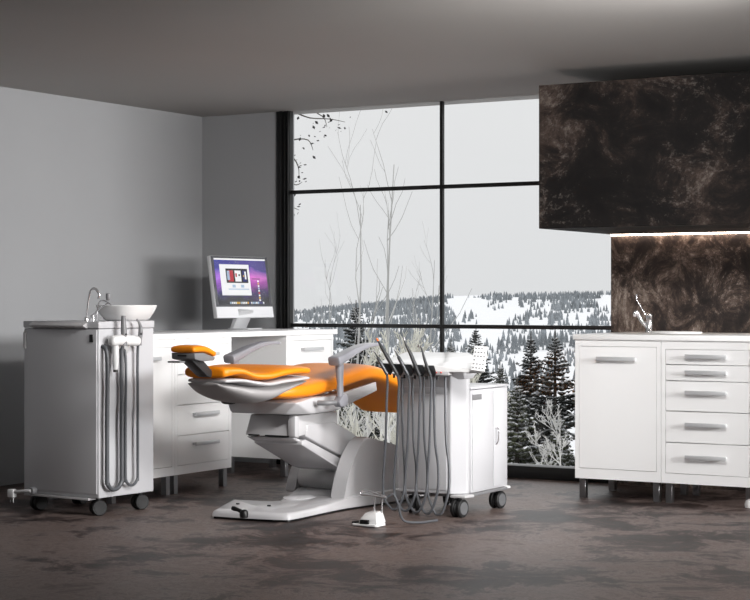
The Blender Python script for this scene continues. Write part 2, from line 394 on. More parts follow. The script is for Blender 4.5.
nt.links.new(mx.outputs[2], b.inputs['Emission Color']); b.inputs['Emission Strength'].default_value = 1.5
sw, v0s, v1s = .262, -mh/2+chin+.014, mh/2-.016
def quad(bm, u0, u1, v0, v1, n, mi=0, uvl=False):
    vs = [bm.verts.new(MM(*q, n)) for q in ((u0, v0), (u1, v0), (u1, v1), (u0, v1))]
    f = bm.faces.new(vs); f.material_index = mi
    if uvl:
        L = bm.loops.layers.uv.verify()
        for lp, c in zip(f.loops, ((0, 0), (1, 0), (1, 1), (0, 1))): lp[L].uv = c
    return f
bm = B(); quad(bm, -sw, sw, v0s, v1s, .0014, uvl=True); obj('screen', bm, sm, MC, smooth=0, label='screen showing a purple aurora desktop with an open window')
def em(name, rgb, s=.9): return mat(name, (5, 5, 5), .4, emit=rgb, estr=s)
cw, ck, cr_, cb, cg, cy = em('screen_white', (250, 250, 252)), em('screen_black', (6, 6, 8), .3), em('screen_red', (190, 30, 50)), em('screen_blue', (30, 40, 110)), em('screen_pale_blue', (170, 195, 220)), em('screen_yellow', (230, 180, 60))
bm = B(); S = lambda a: -sw+a*2*sw; T = lambda a: v1s-a*(v1s-v0s); k = .0018
quad(bm, S(0), S(1), T(.035), T(0), k)
quad(bm, S(.09), S(.66), T(.80), T(.13), k)                 # the open window
quad(bm, S(.20), S(.62), T(.53), T(.22), k+.0003, 1)        # black strip with covers
for a0, a1, mi in ((.24, .34, 2), (.37, .49, 0), (.52, .60, 3)): quad(bm, S(a0), S(a1), T(.50), T(.26), k+.0006, mi)
for a0, a1, c0, c1, mi in ((.22, .27, .47, .27, 4), (.25, .31, .45, .30, 2), (.38, .41, .40, .32, 2), (.44, .47, .38, .34, 1), (.56, .59, .45, .28, 0), (.53, .55, .40, .36, 5)): quad(bm, S(a0), S(a1), T(c0), T(c1), k+.0009, mi)
quad(bm, S(.22), S(.62), T(.675), T(.655), k+.0003, 4)
for i in range(5): quad(bm, S(.22+i*.083), S(.28+i*.083), T(.63), T(.57), k+.0003, 4 if i % 2 else 0)
rnd = random.Random(4)
for i in range(20):                                          # dock
    a = .22+i*.034; mi = rnd.choice([0, 4, 0, 5, 3, 0, 4]); quad(bm, S(a), S(a+.024), T(.985), T(.94), k, mi)
for i in range(9): a = .80; quad(bm, S(a), S(a+.03), T(.47+i*.052+.036), T(.47+i*.052), k, [0, 5, 0, 4, 0, 2][i % 6])
quad(bm, S(.70), S(.86), T(.445), T(.43), k, 1)
obj('screen_windows', bm, [cw, ck, cr_, cb, cg, cy], MC, smooth=0, label='white browser window, menu bar and icon dock on the screen')
# fruit mark on the chin
pts = [(.0, .55), (.25, .72), (.55, .72), (.82, .5), (.62, .28), (.60, -.02), (.88, -.25), (.65, -.70), (.35, -.95), (.0, -.82), (-.35, -.95), (-.68, -.62), (-.88, -.1), (-.80, .45), (-.5, .72), (-.2, .70)]
bm = B(); vs = [bm.verts.new(MM(x*.0115, -mh/2+chin*.47+y*.0115, .0022)) for x, y in pts]; f = bm.faces.new(vs)
ex = bmesh.ops.extrude_face_region(bm, geom=[f]); bmesh.ops.translate(bm, verts=[g for g in ex['geom'] if isinstance(g, bmesh.types.BMVert)], vec=-nn*.0012)
lf = [(0, .8), (.12, 1.15), (.42, 1.32), (.34, .98)]
vs = [bm.verts.new(MM(x*.0115, -mh/2+chin*.47+y*.0115, .0022)) for x, y in lf]; bm.faces.new(vs)
obj('fruit_emblem', bm, BLACK, MC, smooth=0, label='black bitten fruit emblem')
# stand
bm = B(); sc_ = cen-v_*(mh/2)
hull(bm, [Vector((x, 9.33+q*.075, z)) for q in (-1, 1) for x, z in ((-6.50, 1.03), (-6.535, 1.05), (-6.56, .917), (-6.585, .917))], .002)
obj('stand_neck', bm, ALU, MC)
obj('stand_foot', box(B(), -6.60, -6.44, 9.25, 9.41, .9105, .918, .002), ALU, MC)

# ------------------------------------------------------------------ castors
def castor(parent, x, y, r=.036, ang=0.0, hubm=HUBG, zt=.10, name='castor'):
    M = Matrix.Translation((x, y, 0)) @ Matrix.Rotation(ang, 4, 'Z')
    o = [Vector((0, 0, 0))]
    bm = B()
    for s in (-1, 1):
        t = bmesh.new(); lathe(t, [(r*.55, -.011), (r*.9, -.011), (r, -.007), (r, .007), (r*.9, .011), (r*.55, .011)], (s*.018, .0, r), axis='X', seg=28); merge(bm, t, M)
    w = obj(name, bm, RUB, parent)
    bm = B()
    for s in (-1, 1):
        t = bmesh.new(); lathe(t, [(.001, -.0115), (r*.70, -.0125), (r*.74, -.010), (r*.74, .010), (r*.70, .0125), (.001, .0115)], (s*.018, 0, r), axis='X', seg=28); merge(bm, t, M)
    obj('wheel_hub', bm, hubm, w)
    bm = B(); t = bmesh.new(); box(t, -.006, .006, -.024, .024, r*.5, r*1.75, .003); merge(bm, t, M)
    t = bmesh.new(); lathe(t, [(.013, r*1.6), (.013, zt)], (0, 0, 0), seg=14); merge(bm, t, M)
    obj('castor_fork', bm, DARKG, w)
    return w

# ------------------------------------------------------------------ suction cart (left)
C0 = Vector((-5.737, 6.92, 0)); ea = Vector((-.9985, .055, 0)); eb = Vector((.055, .9985, 0)); Lw, Ld = .533, .428
FC = Matrix(((-ea.x, eb.x, 0, C0.x+ea.x*Lw), (-ea.y, eb.y, 0, C0.y+ea.y*Lw), (0, 0, 1, 0), (0, 0, 0, 1)))   # local x to the right, y away
def inC(fn, *a, **k):
    bm = B(); fn(bm, *a, **k)
    for v in bm.verts: v.co = FC @ v.co
    return bm
def CP(x, y, z): return FC @ Vector((x, y, z))
sc = emp('suction_cart', tuple(FC @ Vector((Lw/2, Ld/2, 0))), 'tall white suction cart on castors against the grey wall, two grey hoses at its side', 'dental cart')
z0, z1, zl = .093, .953, .991
obj('cabinet_body', inC(box, .003, Lw-.003, .003, Ld-.003, z0, z1, .006), ENAMEL, sc)
obj('front_panel', inC(box, .026, Lw-.012, -.003, .01, z0+.02, z1-.004, .004), ENAMEL, sc)
obj('lid', inC(box, 0, Lw, 0, Ld, z1+.002, zl, .004), ENAMEL, sc)
obj('drip_lip', inC(hull, [(x, y, z) for x in (.07, .455) for y, z in ((-.03, .966), (-.03, .972), (.004, .953), (.004, .988))], .001), GREYP, sc)
obj('hinge_plate', inC(box, .006, .024, -.006, .002, .845, .935, .003), GREYP, sc)
obj('power_switch', inC(box, Lw-.058, Lw-.034, -.008, -.002, .885, .925, .001), BLACK, sc, label='black rocker switch')
obj('bottom_tray', inC(box, .02, Lw-.06, -.012, .05, z0-.012, z0-.001, .001), GREYP, sc)
for a, b_, an in ((.055, .06, -.3), (Lw-.055, .055, -.55), (Lw-.05, Ld-.06, -.35), (.055, Ld-.06, 0)):
    q = CP(a, b_, 0); castor(sc, q.x, q.y, .040, an, RUB, .094)
# holder pod on the right side face
px_ = Lw+.045
obj('hose_holder', (lambda bm: loft_yz(bm, roundends([(px_, .055, .893, .026, .026, 0), (px_, .10, .897, .029, .028, 0), (px_, .18, .893, .029, .028, 0), (px_, .235, .889, .026, .026, 0)], .018), e=2.4) and None or bm)(B()), PLASTIC, sc)
for o in [x for x in COL.objects if x.name.startswith('hose_holder')]:
    for v in o.data.vertices: v.co = (FC @ (v.co+ORG[sc]))-ORG[sc]
bm = B(); t = bmesh.new(); hull(t, [(Lw-.002, y, z) for y in (.09, .22) for z in (.82, .91)]+[(px_-.01, y, z) for y in (.10, .20) for z in (.86, .90)], .004); merge(bm, t, FC)
obj('holder_bracket', bm, PLASTIC, sc)
bm = B(); t = bmesh.new(); tube(t, [(px_-.008, .085, .88), (px_-.008, .085, .78), (px_-.008, .085, .745)], [.017, .017, .013], 16); merge(bm, t, FC); obj('filter_cup', bm, PLASTIC, sc)
bm = B(); t = bmesh.new(); tube(t, [(px_-.008, .085, .745), (px_-.008, .085, .733)], .012, 12); merge(bm, t, FC); obj('cup_outlet', bm, DARKG, sc)
def hose(par, pts, r, m=HOSE, s=6, F=FC, name='hose'):
    bm = B(); t = bmesh.new(); tube(t, pts, r, 10, s); merge(bm, t, F); return obj(name, bm, m, par)
hx = Lw+.030
def ul(y1, y2, zb_, zt1, zt2, x, r, x2=None):
    n = 9; c = (y1+y2)/2; rr = (y2-y1)/2
    pts = [(x2 or x, y1, zt1), (x, y1, zt1-.05), (x, y1, (zt1+zb_)/2)]+[(x, c-rr*math.cos(math.pi*i/n), zb_+rr-rr*math.sin(math.pi*i/n)*1.0) for i in range(n+1)]+[(x, y2, (zt2+zb_)/2), (x, y2, zt2-.06), (px_+.005, y2, zt2)]
    return pts
hose(sc, ul(.030, .140, .135, .865, .90, hx, .0, Lw-.004), .0115)
hose(sc, ul(.168, .262, .145, .86, .90, hx, .0, Lw-.004), .0075)
def handpiece(y, big):
    x = px_+.012; bm = B(); t = bmesh.new()
    if big: tube(t, [(x, y, .865), (x, y, .885), (x, y, .90), (x, y, .945), (x-.002, y, .985), (x-.002, y, 1.02)], [.016, .018, .013, .016, .013, .0115], 14)
    else: tube(t, [(x, y, .865), (x, y, .895), (x+.002, y+.006, .93), (x+.002, y+.004, .965), (x, y-.008, .99), (x-.004, y-.018, 1.0)], [.012, .012, .013, .009, .006, .005], 12, 4)
    merge(bm, t, FC); o = obj('suction_handpiece', bm, MIDG, sc)
    bm = B(); t = bmesh.new(); lathe(t, [(.001, -.003), (.006, -.003), (.006, .003), (.001, .004)], (x+.016 if big else x+.011, y, .925), axis='X', seg=12); merge(bm, t, FC)
    obj('slide_button', bm, DARKG, o)
handpiece(.125, True); handpiece(.245, False)
# power plug
bm = B(); t = bmesh.new(); lathe(t, [(.001, -.03), (.017, -.03), (.02, -.02), (.02, 0), (.001, 0)], (.085, 0, .108), axis='Y'); merge(bm, t, FC); gr_ = obj('cable_grommet', bm, MIDG, sc)
hose(sc, [(.085, -.03, .108), (.05, -.036, .106), (.0, -.038, .100), (-.02, -.038, .098)], .009, GREYP, name='power_cable')
bm = B(); t = bmesh.new(); hull(t, [(x, y, z) for x in (-.065, -.02) for y in (-.052, -.024) for z in (.068, .112)], .007); merge(bm, t, FC); pl = obj('power_plug', bm, PLASTIC, sc)
for x in (-.053, -.033):
    bm = B(); t = bmesh.new(); tube(t, [(x, -.038, .07), (x, -.038, .042)], .0035, 8); merge(bm, t, FC); obj('plug_pin', bm, STEEL, pl)
# bowl + taps standing on the lid
bc = CP(Lw-.095, .315, zl)
bm = B(); nb = 40
def bowl_ring(w, d, z, e=2.8): return [bc+Vector((w*math.copysign(abs(math.cos(a))**(2/e), math.cos(a)), d*math.copysign(abs(math.sin(a))**(2/e), math.sin(a)), z)) for a in [2*math.pi*k/nb for k in range(nb)]]
rings(bm, [bowl_ring(.09, .10, .001), bowl_ring(.105, .115, .012), bowl_ring(.125, .14, .045), bowl_ring(.138, .155, .078), bowl_ring(.136, .153, .082), bowl_ring(.128, .145, .078), bowl_ring(.11, .125, .04), bowl_ring(.07, .08, .018), bowl_ring(.015, .015, .016)])
tag(obj('spittoon_bowl', bm, PLASTIC, origin=tuple(bc)), 'white oval spittoon bowl on top of the suction cart', 'bowl')
ty = 7.0
tg = P(86.5, 321, ty); tg.z = zl
tp = emp('gooseneck_tap', tuple(tg), 'tall chrome gooseneck tap on the suction cart, leftmost tap', 'tap')
bm = B(); lathe(bm, [(.013, 0), (.013, .015), (.009, .022), (.001, .023)], tg); tube(bm, [tg+Vector((0, 0, .01)), P(87, 312, ty), P(88.5, 300, ty), P(90.5, 291, ty), P(94, 288.5, ty), P(97.5, 291, ty), P(99, 295, ty), P(98.3, 298.5, ty)], [.006, .005, .005, .006, .007, .007, .007, .006], 10, 5)
obj('spout', bm, CHROME, tp)
ty = 7.03; tg = P(92.5, 321, ty); tg.z = zl
tp = emp('cup_filler_tap', tuple(tg), 'small chrome cup filler with lever between the gooseneck and the bowl', 'tap')
bm = B(); lathe(bm, [(.016, 0), (.016, .012), (.012, .016), (.012, .03), (.001, .036)], tg); obj('valve_body', bm, CHROME, tp)
bm = B(); tube(bm, [tg+Vector((0, 0, .028)), P(97, 311, ty), P(103, 306, ty), P(108, 303, ty)], [.006, .004, .004, .004], 8, 4); obj('lever', bm, CHROME, tp)
bm = B(); lathe(bm, [(.001, -.016), (.010, -.014), (.013, .0), (.012, .02), (.001, .024)], P(108.2, 297.5, ty)); o = obj('lever_knob', bm, MIDG, tp)
bm = B(); t2 = P(97.5, 321, ty+.02); t2.z = zl; tube(bm, [t2, P(97, 312, ty), P(99, 302.5, ty), P(103, 300.5, ty), P(107, 302, ty), P(111, 305, ty)], [.0045, .0035, .0035, .004, .004, .0035], 8, 5); obj('spout', bm, CHROME, tp)
bm = B(); t2 = CP(Lw-.10, .004, .972); lathe(bm, [(.001, -.02), (.008, -.02), (.009, -.012), (.006, -.008), (.006, 0), (.001, 0)], t2, axis='Y', seg=14)
obj('cap_screw', bm, CHROME, sc)

# ------------------------------------------------------------------ dental chair
CX = -5.10
ch = emp('dental_chair', (CX, 7.85, 0), 'dental chair with orange upholstery and white base in the middle of the room', 'dental chair')
# base plate
out = [(-5.205, 7.165), (-5.36, 7.52), (-5.345, 7.575), (-5.15, 7.60), (-5.13, 7.68), (-5.28, 8.05), (-5.36, 8.2), (-5.38, 8.75), (-5.30, 8.86), (-4.88, 8.86), (-4.76, 8.75), (-4.745, 8.24), (-4.80, 7.80), (-4.795, 7.5), (-4.785, 7.27), (-4.82, 7.215), (-5.0, 7.18)]
outs = [(p.x, p.y) for p in smoothpath([Vector((*p, 0)) for p in out+[out[0]]], 4)[:-1]]
obj('base_gasket', prism(B(), [(CX+(x-CX)*.985, 8.0+(y-8.0)*.99) for x, y in outs], .001, .012), BLACK, ch)
def plate_ring(s, ins, z):
    n = len(outs); r = []
    for i in range(n):
        a = Vector(outs[i-1]); c = Vector(outs[(i+1) % n]); t = (c-a).normalized(); nrm = Vector((-t.y, t.x))
        p = Vector(outs[i]); ctr = Vector((CX, 8.0))
        q = p+nrm*ins*s
        zz = z if z < .03 else z+max(0, min(1, (q.y-7.5)/.5))*.03
        r.append(Vector((q.x, q.y, zz)))
    return r
# orientation of the outline decides the inward normal
ar = sum(outs[i][0]*outs[(i+1) % len(outs)][1]-outs[(i+1) % len(outs)][0]*outs[i][1] for i in range(len(outs)))
sg = 1 if ar > 0 else -1
bm = B(); rings(bm, [plate_ring(sg, 0, .012), plate_ring(sg, 0, .028), plate_ring(sg, .008, .040), plate_ring(sg, .022, .046)])
obj('base_plate', bm, CHAIRW, ch)
for q in ((237.8, 503.8), (269, 505.8)):
    p = PZ(*q, .05); p.z = .050+max(0, min(1, (p.y-7.5)/.5))*.03; o = obj('fixing_screw', lathe(B(), [(.010, -.004), (.010, .003), (.006, .005), (.001, .005)], p, seg=14), BLACK, ch, label='black fixing screw')
p = PZ(244, 516, .05)
bm = B(); lathe(bm, [(.020, -.008), (.022, .008), (.020, .022), (.013, .030), (.001, .032)], p, seg=18); tube(bm, [p+Vector((0, 0, .015)), p+Vector((-.03, -.005, .028)), p+Vector((-.05, -.01, .034)), p+Vector((-.062, -.012, .037))], [.012, .009, .012, .010], 12); obj('foot_joystick', bm, BLACK, ch, label='black foot joystick')
bm = B(); lathe(bm, [(.12, -.02), (.10, .006), (.06, .014), (.001, .016)], PZ(300, 498, .052), sx_=.8, sy_=1.1, seg=30); obj('base_bulge', bm, CHAIRW, ch)
# rear housing: two cheeks joined by a sloping cover
def profX(bm, pts, x0, x1, bev=.006):
    M = Matrix(((0, 0, 1, 0), (1, 0, 0, 0), (0, 1, 0, 0), (0, 0, 0, 1)))      # (a,b,c)->(c,a,b)
    return prism(bm, pts, x0, x1, bev, 3, frame=M)
cheek = [(7.79, .05), (7.83, .16), (7.90, .27), (8.01, .362), (8.10, .352), (8.38, .292), (8.62, .20), (8.80, .10), (8.84, .05)]
cheek = [(v.x, v.y) for v in smoothpath([Vector((a, b_, 0)) for a, b_ in cheek], 4)]
cl = [(8.02, .05), (8.045, .12), (8.09, .19), (8.14, .23), (8.22, .25), (8.40, .23), (8.62, .18), (8.80, .10), (8.84, .05)]
cl = [(v.x, v.y) for v in smoothpath([Vector((a, b_, 0)) for a, b_ in cl], 3)]
bm = B(); profX(bm, cheek, -4.90, -4.815, .012); obj('base_housing', bm, CHAIRW, ch)
bm = B(); profX(bm, cl, -5.335, -5.275, .008); obj('base_housing', bm, CHAIRW, ch)
bm = B(); profX(bm, [(8.20, .05), (8.22, .24), (8.38, .285), (8.62, .195), (8.80, .10), (8.83, .05)], -5.275, -4.90, .004); obj('rear_cover', bm, CHAIRW, ch)
bm = B(); lathe(bm, [(.001, 0), (.055, 0), (.06, .01), (.06, .35), (.055, .37), (.001, .37)], (-5.272, 8.10, .125), axis='X', seg=30); obj('lift_motor', bm, GREYP, ch)
# lift arm
arm = [(7.55, .395), (7.92, .395), (8.04, .365), (8.13, .30), (8.10, .225), (8.02, .205), (7.90, .245), (7.56, .385)]
bm = B(); profX(bm, [(7.60, .395), (7.62, .46), (7.88, .455), (8.02, .40), (8.175, .338), (8.12, .26), (8.04, .236)], -5.22, -4.93, .008); obj('upper_lift_arm', bm, CHAIRW, ch)
bm = B(); profX(bm, [(7.56, .374), (7.60, .380), (8.03, .224), (8.0, .182), (7.93, .20), (7.56, .353)], -5.225, -4.926, .006); obj('lower_lift_arm', bm, CHAIRW, ch)
bm = B(); profX(bm, [(7.505, .39), (7.53, .395), (8.02, .23), (8.0, .19)], -5.235, -4.945, .004); obj('arm_cover', bm, CHAIRW, ch)
# carriage box
bm = B(); hull(bm, [(x, y, z) for x in (-5.225, -4.94) for y, z in ((7.515, .41), (7.53, .505))]+[(-5.24, 7.50, .398), (-4.93, 7.50, .395)]+[(x, 7.92, z) for x in (-5.225, -4.935) for z in (.425, .508)], .005)
cb_ = obj('carriage_box', bm, GREYP, ch)
bm = B(); box(bm, -5.215, -5.15, 7.492, 7.51, .397, .404); box(bm, -5.11, -4.965, 7.492, 7.51, .397, .404); obj('vent_slot', bm, BLACK, cb_, smooth=0)
bm = B(); hull(bm, [(x, y, z) for x in (-4.972, -4.926) for y, z in ((7.497, .40), (7.497, .507), (7.535, .392), (7.535, .507))], .006); obj('corner_trim', bm, CHAIRW, cb_)
# seat frame
bm = B(); hull(bm, [(-5.31, 7.43, .582), (-4.87, 7.43, .578), (-5.29, 7.44, .515), (-4.95, 7.44, .515), (-5.27, 8.1, .515), (-4.87, 7.56, .515), (-4.86, 7.55, .60), (-5.30, 7.62, .60), (-4.86, 7.82, .53), (-4.86, 8.10, .60), (-5.30, 8.10, .61), (-4.90, 7.85, .515)], .008); obj('seat_frame', bm, CHAIRW, ch)
bm = B(); profX(bm, [(7.80, .54), (7.80, .600), (8.20, .655), (8.21, .607), (7.93, .55)], -4.885, -4.862, .003); obj('side_wing', bm, CHAIRW, ch)
bm = B(); profX(bm, [(7.80, .54), (7.80, .600), (8.20, .655), (8.21, .607), (7.93, .55)], -5.338, -5.315, .003); obj('side_wing', bm, CHAIRW, ch)
bm = B(); lathe(bm, [(.001, -.04), (.016, -.037), (.02, -.02), (.02, .02), (.016, .037), (.001, .04)], P(228.5, 400.5, 7.42), axis='X', seg=18); obj('tilt_knob', bm, DARKG, ch)
# seat + legrest cushion: one continuous pad
seat = [(CX, 7.36, .632, .19, .034, -.02), (CX, 7.45, .634, .225, .042, .02), (CX, 7.60, .642, .243, .046, .08), (CX, 7.80, .664, .25, .047, .12), (CX, 8.0, .692, .25, .047, .13), (CX, 8.12, .707, .25, .047, .02), (CX, 8.24, .700, .248, .045, -.18), (CX, 8.36, .672, .245, .041, -.28), (CX, 8.48, .632, .242, .037, -.36), (CX, 8.62, .568, .238, .034, -.50), (CX, 8.78, .478, .215, .030, -.52)]
bm = B(); loft_yz(bm, roundends(interp(seat, 4), .026, 5), e=3.6, n=40); obj('seat_cushion', bm, ORANGE, ch, smooth=60)
# backrest
back = [(CX-.012, 6.985, .745, .125, .030, 0), (CX, 7.05, .750, .165, .022, 0), (CX, 7.12, .726, .20, .022, 0), (CX, 7.20, .724, .238, .025, .1), (CX, 7.28, .738, .262, .026, .12), (CX, 7.38, .745, .275, .026, .0), (CX, 7.47, .742, .28, .026, 0)]
bm = B(); loft_yz(bm, roundends(interp(back, 5), .018, 5), e=3.4, n=40); obj('backrest_cushion', bm, ORANGE, ch, smooth=60)
lip = [(CX-.01, 6.995, .703, .118, .012, 0), (CX, 7.06, .704, .160, .013, 0), (CX, 7.12, .692, .198, .015, 0), (CX, 7.20, .683, .228, .015, .1), (CX, 7.28, .692, .25, .016, .1), (CX, 7.38, .698, .262, .015, .0), (CX, 7.49, .703, .265, .013, 0)]
bm = B(); loft_yz(bm, roundends(interp(lip, 5), .01, 3), e=3.4, n=40); obj('backrest_rim', bm, CHAIRW, ch, smooth=60)
sh = [(CX-.03, 6.99, .684, .095, .012, 0), (CX-.02, 7.06, .662, .130, .030, 0), (CX, 7.12, .645, .158, .040, 0), (CX, 7.20, .638, .18, .052, 0), (CX, 7.28, .636, .195, .056, 0), (CX, 7.36, .650, .205, .045, 0), (CX, 7.44, .670, .225, .028, 0), (CX, 7.50, .685, .24, .012, 0)]
bm = B(); loft_yz(bm, roundends(interp(sh, 5), .01, 3), e=2.3, n=40); obj('backrest_shell', bm, SHELLG, ch, smooth=60)
# headrest
hr = [(CX-.005, 6.79, .862, .072, .017, 0), (CX-.005, 6.85, .864, .075, .018, -.08), (CX-.005, 6.90, .856, .075, .017, -.25), (CX-.005, 6.955, .838, .070, .016, -.32)]
bm = B(); loft_yz(bm, roundends(interp(hr, 4), .012, 4), e=3.6, n=32); hc = obj('headrest_cushion', bm, ORANGE, ch, smooth=60)
bm = B(); hull(bm, [(CX-.005+s*.070, y, z) for s in (-1, 1) for y, z in ((6.785, .845), (6.79, .815), (6.86, .845), (6.86, .803), (6.955, .820), (6.945, .805))], .004); hm = obj('headrest_mount', bm, MIDG, ch)
bm = B(); box(bm, -5.135, -5.085, 6.782, 6.79, .828, .836); obj('mount_slot', bm, BLACK, hm, smooth=0)
bm = B(); hull(bm, [(CX+s*.035, y, z) for s in (-1, 1) for y, z in ((6.80, .812), (6.89, .812), (6.985, .742), (6.93, .730), (6.96, .72))], .004); obj('headrest_bar', bm, DARKG, ch)
bm = B(); hull(bm, [(CX+s*.032, y, z) for s in (-1, 1) for y, z in ((6.95, .765), (7.0, .755), (6.955, .722), (7.02, .722))], .003); obj('headrest_bracket', bm, DARKG, ch)
bm = B(); box(bm, -5.175, -5.10, 6.755, 6.80, .797, .806, .003); obj('release_lever', bm, MIDG, ch)
# armrests
def armrest(x, s):
    pts = [(x, 7.625, .786, .036, .024, .25), (x, 7.70, .805, .036, .022, .35), (x, 7.80, .834, .033, .018, .25), (x, 7.90, .855, .030, .014, .12), (x, 8.0, .863, .027, .010, 0), (x, 8.08, .862, .022, .008, 0)]
    bm = B(); loft_yz(bm, roundends(interp(pts, 4), .006, 3), e=4.5, n=28); a = obj('armrest', bm, ARMG, ch, smooth=50)
    bm = B(); loft_yz(bm, [(x, 7.672, .79, .020, .026, R(90)), (x, 7.675, .74, .017, .023, R(90)), (x, 7.68, .67, .013, .019, R(90)), (x, 7.682, .60, .014, .021, R(90))], e=3, n=20); obj('armrest_post', bm, ARMG, a)
    bm = B(); hull(bm, [(x+q*.022, y, z) for q in (-1, 1) for y, z in ((7.64, .575), (7.66, .548), (7.72, .552), (7.73, .60), (7.71, .615), (7.675, .61))], .006); obj('armrest_hinge', bm, ARMG, a)
    bm = B(); tube(bm, [(x-s*.0, 7.68, .575), (x-s*.02, 7.60, .573), (x-s*.07, 7.575, .572)], .013, 12, 4); obj('hinge_rod', bm, MIDG, a)
armrest(CX+.33, 1); armrest(CX-.33, -1)

# ------------------------------------------------------------------ delivery cart (right)
dc = emp('delivery_cart', (-4.32, 8.1, 0), 'white instrument cart on castors in front of the window, beside the chair', 'dental cart')
zb = .115
bm = B(); prism(bm, [(-4.51, 7.93), (-4.142, 7.93), (-4.142, 8.352), (-4.51, 8.352)], zb, .640, .004); obj('cabinet_body', bm, ENAMEL, dc)
bm = B(); prism(bm, [(-4.512, 7.925), (-4.140, 7.925), (-4.140, 8.357), (-4.512, 8.357)], .643, .656, .003); obj('cabinet_top', bm, ENAMEL, dc)
bm = B(); prism(bm, [(-4.51, 7.83), (-4.205, 7.83), (-4.143, 7.895), (-4.143, 7.925), (-4.51, 7.925)], zb, .735, .005); obj('front_column', bm, ENAMEL, dc, smooth=12)
bm = B(); box(bm, -4.495, -4.225, 7.826, 7.832, zb+.02, .618, .002); obj('front_panel', bm, ENAMEL, dc)
bm = B(); box(bm, -4.495, -4.225, 7.827, 7.832, .626, .655, .002); obj('name_strip', bm, ENAMEL, dc)
d_ = obj('door', box(B(), -4.146, -4.138, 7.945, 8.18, zb+.012, .625, .002), ENAMEL, dc)
d2 = obj('door', box(B(), -4.146, -4.138, 8.184, 8.342, zb+.012, .625, .002), ENAMEL, dc)
bm = B(); tube(bm, [(-4.140, 8.205, .43), (-4.124, 8.205, .425), (-4.124, 8.205, .365), (-4.140, 8.205, .345)], .005, 8, 3); obj('handle', bm, CHROME, d2)
bm = B(); box(bm, -4.141, -4.1372, 7.945, 8.045, .588, .616, .001); obj('grip_slot', bm, MIDG, d_, label='dark recessed grip slot')
bm = B(); box(bm, -4.52, -4.135, 7.87, 8.355, .098, .113, .003); obj('chassis', bm, MIDG, dc)
bm = B(); hull(bm, [(x, y, z) for x, y in ((-4.20, 7.815), (-4.12, 7.83), (-4.105, 7.90), (-4.2, 7.93)) for z in (.10, .114)], .004); obj('corner_bumper', bm, GREYP, dc)
bm = B(); hull(bm, [(x, y, z) for x, y in ((-4.17, 8.31), (-4.12, 8.345), (-4.15, 8.375), (-4.23, 8.37)) for z in (.104, .116)], .003); obj('corner_bumper', bm, PLASTIC, dc)
for x, y, an in ((-4.165, 7.85, -.12), (-4.455, 7.90, .5), (-4.175, 8.30, -.1), (-4.46, 8.30, .2)): castor(dc, x, y, .046, an, HUBG, .10)
# instrument head
bm = B()
hull(bm, [P(380, 364, 7.70), P(379, 362, 7.72), P(432, 365, 7.70), P(436, 372, 7.70), P(470, 372.5, 7.72), P(470.5, 369, 7.73), P(394, 357, 8.05), P(406, 352, 8.15), P(468, 352.5, 8.12), P(476, 356, 8.0), P(476, 364, 7.9), (-4.50, 7.76, .745), (-4.45, 8.0, .735), (-4.15, 8.0, .735)], .003)
obj('instrument_head', bm, PLASTIC, dc, smooth=12)
bm = B(); hull(bm, [(-4.46, 7.83, .70), (-4.14, 7.86, .70), (-4.46, 7.95, .70), (-4.14, 7.95, .70), (-4.50, 7.80, .748), (-4.12, 7.80, .748), (-4.50, 8.0, .748), (-4.12, 8.0, .748)], .004); obj('head_neck', bm, ENAMEL, dc)
bm = B(); box(bm, -4.40, -4.15, 7.705, 7.76, .724, .742, .002); obj('front_rail', bm, GREYP, dc)
for px in (432.5, 436.5, 441):
    q = P(px, 372.5, 7.70); obj('indicator_lamp', lathe(B(), [(.001, -.004), (.004, -.003), (.004, .003), (.001, .004)], q, axis='Y', seg=10), mat('red_indicator', (225, 90, 80), .3), dc)
# keypad
kp = [P(470.5, 370, 7.70), P(484.5, 371.5, 7.72), P(487.5, 346.5, 7.78), P(474.5, 345.5, 7.76)]
kn = (kp[1]-kp[0]).cross(kp[3]-kp[0]).normalized()
if kn.y > 0: kn = -kn
bm = B(); hull(bm, kp+[p-kn*.012 for p in kp], .002); kb = obj('keypad', bm, PLASTIC, dc)
bm = B(); hull(bm, [P(466, 368, 7.73), P(484, 370, 7.73), P(466, 373.5, 7.73), P(483.5, 373, 7.73), P(470, 368, 7.80), P(484, 370, 7.80), P(470, 373, 7.80), P(483, 373, 7.80)], .002); obj('keypad_bracket', bm, PLASTIC, dc)
for i in range(6):
    for j in range(4):
        if (i == 3 and j in (1, 2)) or (i == 0 and j == 3): continue
        a = (j+.7)/4.4; c = (i+.7)/6.4
        p = kp[0].lerp(kp[1], a).lerp(kp[3].lerp(kp[2], a), 1-c if False else (5-i+.7)/6.4)+kn*.0008
        eu = (kp[1]-kp[0]).normalized()*.0042; ev = (kp[3]-kp[0]).normalized()*.0034
        bm = B(); hull(bm, [p+eu*s1+ev*s2+kn*q for s1 in (-1, 1) for s2 in (-1, 1) for q in (-.001, .001)]); obj('key', bm, MIDG, kb, smooth=0)
